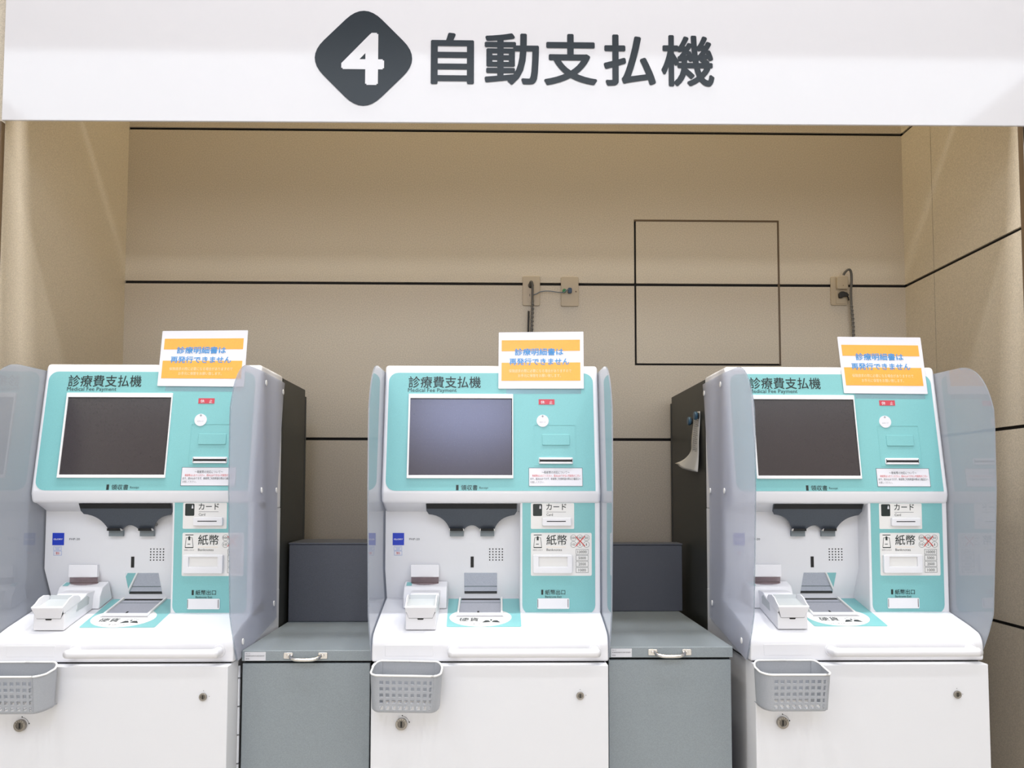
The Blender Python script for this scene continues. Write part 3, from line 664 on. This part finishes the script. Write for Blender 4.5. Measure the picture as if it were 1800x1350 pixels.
# ================================================================== BASKETS on the doors
def make_basket():
    r = empty('plastic_basket', (0, Y0, 0))
    D, zt, zbm = 0.098, -0.4555, -0.546
    x0, x1 = -0.298, -0.122
    NH = 9
    # outline columns: start back-left, go round the front, end back-right (top x offset, depth), with taper factor to bottom
    hx0, hx1 = -0.2665, -0.1435
    pitch = (hx1 - hx0) / (NH - 1); hw = 0.0046
    rb, rf, rx = 0.030, 0.045, 0.0235         # rear and front corner radii
    cols = []
    for k in range(0, 6):
        a = math.radians(90 * k / 5); cols.append((x0 + .020 - .020 * math.sin(a), rb - rb * math.cos(a), 0))
    for k in range(1, 7):
        a = math.radians(90 * k / 6); cols.append((x0 + rx - rx * math.cos(a), D - rf + rf * math.sin(a), 0))
    for i in range(NH):
        cx = hx0 + i * pitch
        cols.append((cx - hw, D, 1)); cols.append((cx + hw, D, 2))
    for k in range(0, 6):
        a = math.radians(90 * k / 6); cols.append((x1 - rx * .8 + rx * .8 * math.sin(a), D - rf + rf * math.cos(a), 0))
    for k in range(0, 6):
        a = math.radians(90 * k / 5); cols.append((x1 - .020 + .020 * math.cos(a), rb - rb * math.sin(a), 0))
    cx0 = (x0 + x1) / 2
    rows_ = [zt - .004]
    for j in range(5):
        zc = -0.4725 - j * 0.0158
        rows_ += [zc + .0046, zc - .0046]
    rows_ += [-0.5435, -0.5475]
    bm = bmesh.new(); grid = []
    rz = lambda y: zt + .0005 + 0.0155 * max(0.0, 1 - y / .05) ** 1.5
    for z in rows_:
        t = (zt - z) / (zt - zbm); row = []
        ins = 0.0
        if z < -0.545: ins = 0.003
        for (x, y, k) in cols:
            f = 1 - 0.055 * t
            if k: f = 1 - 0.02 * t
            xx = cx0 + (x - cx0) * f; yy = y * (1 - 0.12 * t)
            if ins and y > 0: yy -= ins; xx = cx0 + (xx - cx0) * (1 - ins / .09)
            row.append(bm.verts.new(W3(xx, YD - 0.0045 - yy, rz(y) - .001 if z == rows_[0] else z)))
        grid.append(row)
    for j in range(len(rows_) - 1):
        for i in range(len(cols) - 1):
            hole = cols[i][2] == 1 and (j % 2 == 1) and j < 11
            if hole: continue
            bm.faces.new((grid[j][i], grid[j + 1][i], grid[j + 1][i + 1], grid[j][i + 1]))
    o = from_bm('basket_shell', bm, M['basket'], r, True)
    s = o.modifiers.new('solid', 'SOLIDIFY'); s.thickness = 0.0022; s.offset = 0
    e = o.modifiers.new('es', 'EDGE_SPLIT'); e.split_angle = math.radians(40)
    # back wall and slatted floor
    plate('back_plate', [(x0 + .016, -0.541), (x1 - .016, -0.541), (x1 - .013, -0.441), (x0 + .013, -0.441)], lambda x, z, d: W3(x, YD - 0.001 - d, z), 0, .0025, M['basket'], r)
    fl = []
    for i in range(NH + 1):
        xx = hx0 - pitch / 2 + i * pitch; hwid = 0.0020
        fl.append([(xx - hwid, YD - .086), (xx + hwid, YD - .086), (xx + hwid, YD - .004), (xx - hwid, YD - .004)])
    fl.append([(x0 + .006, YD - .050), (hx0 - pitch / 2 - .001, YD - .080), (hx0 - pitch / 2 - .001, YD - .004), (x0 + .006, YD - .004)])
    fl.append([(hx1 + pitch / 2 + .001, YD - .080), (x1 - .006, YD - .050), (x1 - .006, YD - .004), (hx1 + pitch / 2 + .001, YD - .004)])
    multi('basket_floor', fl, lambda a, b, d: W3(a, b, -0.5455 + d), 0, .002, M['basket'], r)
    # rim, paler than the shell to paint in its top highlight
    pts = [W3(x, YD - 0.0045 - y - (.0015 if y > .05 else 0), rz(y)) for x, y, k in cols]
    loop = [W3(cx0, YD - .0045, rz(0))] + pts + [W3(cx0, YD - .0045, rz(0))]
    tube('basket_rim', loop, 0.0026, M['rim'], r, 8)
    return r
b0 = make_basket()
for i, (x, dx, rz, lab) in enumerate(((MX[0], 0.004, 0.0, 'grey plastic basket at the left picture edge, on the door of the left machine'),
                              (MX[1], 0.0, 0.0, 'grey plastic basket on the door of the middle machine'),
                              (MX[2], -0.020, 0.0, 'grey plastic basket on the door of the right machine'))):
    b = b0 if i == 0 else copy_tree(b0)
    b.location.x = x + dx; tag(b, lab, 'basket', 'grey baskets on the machine doors')
# the middle basket hangs a little lower at its right end
mb = [o for o in COL.objects if o.name.startswith('plastic_basket')][1]
c = Vector((MX[1] - 0.21, 0, EYE - 0.44))
mb.matrix_world = Matrix.Translation(c) @ Matrix.Rotation(0.018, 4, 'Y') @ Matrix.Translation(-c) @ Matrix.Translation(mb.location)

# ================================================================== GREY STEEL CABINETS between the machines
def make_cabinet(x0, x1, yf, zt, hx, lab, yback):
    r = empty('steel_cabinet', (0, Y0, 0))
    box('cabinet_body', x0 + .004, x1 - .004, yf + .022, yback, -1.249, zt - .029, M['gap'], r)
    box('top_cover', x0, x1, yf, yback, zt - .0285, zt, M['grey'], r, .002, 2)
    box('cabinet_door', x0 + .002, x1 - .005, yf + .002, yf + .02, -1.2, zt - .0345, M['grey'], r, .0015, 2)
    Fc = lambda x, z, d: W3(x, yf - d, z)
    lb = plate('label', rect(x0 + .008, zt - .0265, x0 + .064, zt - .0040), Fc, 0, .0006, M['silverlab'], r)
    text('lettering', '医療費自動支払機 配線用', Fc, x0 + .011, zt - .0160, x0 + .060, zt - .0125, .001, M['ink2'], lb)
    text('lettering', 'No.12', Fc, x0 + .011, zt - .0095, x0 + .022, zt - .0065, .001, M['ink2'], lb)
    text('lettering', '管理', Fc, x0 + .011, zt - .0235, x0 + .020, zt - .0200, .001, M['ink2'], lb)
    zc = zt - .0145
    hd = tube('handle', smooth_path([W3(hx - .040, yf - .004, zc), W3(hx - .033, yf - .016, zc - .004), W3(hx - .018, yf - .022, zc - .006), W3(hx + .018, yf - .022, zc - .006), W3(hx + .033, yf - .016, zc - .004), W3(hx + .040, yf - .004, zc)], 5), .005, M['chrome'], r, 10)
    for sx in (-1, 1):
        pl = plate('handle_plate', rect(hx + sx * .046 - .0125, zc - .0075, hx + sx * .046 + .0125, zc + .009, .003), Fc, 0, .0025, M['chrome'], hd, .001)
        plate('rivet', ell(hx + sx * .046, zc + .001, .0042, .0042, 12), Fc, .0025, .005, M['chrome'], hd, .0012)
    return tag(r, lab, 'cabinet', 'grey steel cabinets')
make_cabinet(-0.682, -0.3355, 2.243, -0.4275, -0.512, 'grey steel cabinet between the left and the middle machine', 2.99)
make_cabinet(0.2985, 0.6360, 2.243, -0.4205, 0.4650, 'grey steel cabinet between the middle and the right machine', 2.99)
def make_box(x0, x1, y0, y1, z0, z1, lab):
    r = empty('cable_box', (0, Y0, 0))
    box('box_body', x0, x1, y0, y1, z0, z1 - .006, M['dgrey'], r, .002, 2)
    box('box_lid', x0 - .001, x1 + .001, y0 - .002, y1, z1 - .0055, z1, M['dgrey'], r, .001, 1)
    return tag(r, lab, 'box', 'dark grey boxes on the cabinets')
make_box(-0.6810, -0.3320, 2.725, 2.93, -0.4270, -0.1713, 'dark grey box standing on the cabinet left of the middle machine')
make_box(0.3000, 0.6480, 2.90, 2.985, -0.4200, -0.1850, 'dark grey box standing on the cabinet right of the middle machine')

# ================================================================== WALL OUTLETS AND CABLES
def outlet(x0, x1, z0, z1, lab, name='outlet_plate'):
    r = empty(name, (0, Yb, EYE))
    F = lambda x, z, d: Vector((x, -d, z))
    plate('cover_plate', rect(x0, z0, x1, z1, .006), F, 0.0005, 0.007, M['plate'], r, .0015)
    return tag(r, lab, 'outlet'), F
o1, F1 = outlet(0.097, 0.165, 0.7235, 0.8405, 'beige wall outlet plate with a hole and grey cables, above the middle machine')
plate('cable_hole', ell(0.1295, 0.803, .0115, .0115, 20), F1, 0.007, 0.0076, M['slot'], o1)
plate('socket_face', rect(0.117, 0.737, 0.143, 0.790, .003), F1, 0.007, 0.0085, M['plate'], o1, .001)
multi('socket_slots', [rect(.1235, .7595, .1255, .7665), rect(.1225, .7670, .1255, .7685)], F1, .0085, .0088, M['slot'], o1)
o2, F2 = outlet(0.2475, 0.3165, 0.7215, 0.8385, 'beige wall outlet plate with green and blue plugs, right of the cable plate')
plate('green_connector', ell(0.2600, 0.7810, .0075, .0075, 16), F2, 0.007, 0.018, M['green'], o2, .001)
plate('blue_connector', rect(0.2735, 0.7705, 0.2895, 0.7925, .006), F2, 0.007, 0.020, M['bplug'], o2, .002)
plate('plate_screw', ell(0.3060, 0.7795, .0028, .0028, 10), F2, 0.007, 0.0080, M['brown'], o2)
o3, F3 = outlet(1.3135, 1.3790, 0.7310, 0.8455, 'beige power outlet with a black plug, above the right machine')
plate('switch_box', rect(1.3335, 0.7925, 1.3775, 0.8435, .006), F3, 0.007, 0.022, M['plate'], o3, .003)
plate('box_screw', ell(1.3565, 0.8060, .0016, .0016, 8), F3, 0.022, 0.0225, M['brown'], o3)
plate('socket_face', rect(1.3325, 0.7365, 1.3735, 0.7880, .004), F3, 0.007, 0.010, M['plate'], o3, .001)

def cable(name, pts, rad, m, lab, wrap=None, seg=10):
    P = smooth_path([WW(*p) for p in pts], 8)
    r = tube(name, P, rad, m, None, seg)
    if wrap:
        z0, z1 = wrap  # spiral wrap ribbon between these heights
        sel = [p for p in P if z1 <= p.z - EYE <= z0]
        Q = []
        L = 0; n = 0
        for i in range(len(sel) - 1):
            for k in range(10):
                p = sel[i].lerp(sel[i + 1], k / 10); L += (sel[i + 1] - sel[i]).length / 10
                a = L / 0.016 * 2 * math.pi
                Q.append(p + Vector((math.cos(a), math.sin(a), 0)) * (rad + .0008))
        tube('spiral_wrap', Q, 0.0016, M['wrap'], r, 6)
    return r
c1 = cable('grey_cable', [(0.124, 3.192, 0.800), (0.128, 3.170, 0.812), (0.134, 3.166, 0.800), (0.1345, 3.172, 0.75), (0.134, 3.180, 0.70), (0.132, 3.182, 0.64), (0.130, 3.18, 0.58), (0.128, 3.17, 0.50), (0.126, 3.14, 0.30), (0.126, 3.14, 0.10)], .0048, M['cable'], None, (0.74, 0.12))
tag(c1, 'grey spiral-wrapped cable hanging behind the middle machine', 'cable')
c2 = cable('black_cable', [(0.1205, 3.188, 0.70), (0.1195, 3.182, 0.66), (0.1180, 3.178, 0.60), (0.116, 3.172, 0.52), (0.112, 3.15, 0.3), (0.112, 3.15, 0.1)], .0035, M['bcable'], None)
tag(c2, 'thin black cable beside the grey one above the middle machine', 'cable')
c3 = cable('network_cable', [(0.137, 3.180, 0.762), (0.150, 3.178, 0.766), (0.168, 3.182, 0.776), (0.200, 3.184, 0.779), (0.235, 3.182, 0.774), (0.258, 3.178, 0.773), (0.268, 3.174, 0.781), (0.276, 3.176, 0.783)], .0018, M['lan'], None)
tag(c3, 'thin blue grey cable between the two outlet plates', 'cable')
c4 = cable('grey_cable', [(1.3555, 3.172, 0.846), (1.362, 3.166, 0.858), (1.373, 3.162, 0.8655), (1.3825, 3.164, 0.855), (1.3855, 3.168, 0.82), (1.3835, 3.172, 0.78), (1.386, 3.176, 0.73), (1.390, 3.178, 0.68), (1.392, 3.178, 0.62), (1.386, 3.176, 0.56), (1.355, 3.168, 0.49), (1.345, 3.165, 0.40), (1.345, 3.165, 0.2)], .0048, M['cable'], None, (0.74, 0.45))
tag(c4, 'grey spiral-wrapped cable looping from the outlet down behind the right machine', 'cable')
pg = empty('power_plug', (0, Yb, EYE))
plate('plug_body', [(1.340, 0.757), (1.353, 0.757), (1.360, 0.762), (1.372, 0.762), (1.380, 0.768), (1.372, 0.778), (1.357, 0.783), (1.345, 0.782), (1.339, 0.774)], lambda x, z, d: Vector((x, -d, z)), 0.0115, 0.024, M['bcable'], pg, .003)
tube('plug_cord', [(1.372, -0.018, 0.768), (1.377, -0.018, 0.760), (1.380, -0.016, 0.748)], .0028, M['bcable'], pg, 8)
tag(pg, 'black power plug in the outlet above the right machine', 'plug')

# ================================================================== RECEIPT on the black side of the right machine
xs = MX[2] - 0.3085
rc = empty('pinned_receipt', (xs, 0, EYE))
bm = bmesh.new(); NV = 26; NU = 6; grid = []
for j in range(NV + 1):
    v = j / NV; row = []
    z = 0.262 - v * 0.200
    for i in range(NU + 1):
        u = i / NU
        ya, yb_ = 2.700 - .01 * v, 2.782
        wdn = max(0.0, (v - 0.62) / 0.38)
        y = ya + (yb_ - ya) * u
        y += u * (0.02 * math.sin(v * 3) + 0.215 * wdn ** 1.6)
        off = 0.002 + 0.007 * math.sin(v * 2.6) ** 2 + 0.018 * wdn ** 1.5 * (1 - .4 * math.cos(u * 5)) + .003 * wdn * math.sin(u * 14)
        zz = z + u * 0.004 - wdn * 0.004 * math.sin(u * 5) + wdn ** 2 * u * 0.03
        row.append(bm.verts.new((-off, y, zz)))
    grid.append(row)
for j in range(NV):
    for i in range(NU): bm.faces.new((grid[j][i], grid[j][i + 1], grid[j + 1][i + 1], grid[j + 1][i]))
pp = from_bm('paper_strip', bm, M['receipt'], rc, True)
s = pp.modifiers.new('solid', 'SOLIDIFY'); s.thickness = 0.0004
random.seed(7)
ln = bmesh.new()
for k in range(17):
    v = 0.13 + k * 0.032; z = 0.262 - v * .200
    off = 0.0032 + 0.007 * math.sin(v * 2.6) ** 2
    y = 2.776
    for w_ in range(3):
        L_ = random.uniform(.008, .022)
        vs = [ln.verts.new(p) for p in ((-off, y, z), (-off, y - L_, z - .0006), (-off, y - L_, z - .0032), (-off, y, z - .0026))]
        ln.faces.new(vs); y -= L_ + random.uniform(.003, .006)
from_bm('printed_lines', ln, M['ink2'], pp)
tag(rc, 'curling white paper receipt hanging on the black side of the right machine', 'receipt')
for y, z, lab in ((2.802, 0.238, 'blue round magnet at the rear corner of the pinned receipt'), (2.712, 0.248, 'blue round magnet at the front corner of the pinned receipt')):
    mg = empty('magnet', (xs, y, EYE + z))
    F = lambda a, b, d: Vector((-d, a, b))
    plate('magnet_cap', ell(0, 0, .016, .0145, 18), F, .009, .020, M['mag'], mg, .004, 3)
    plate('magnet_base', ell(0, 0, .012, .011, 18), F, .0045, .009, M['bcable'], mg)
    tag(mg, lab, 'magnet', 'blue magnets holding the receipt')
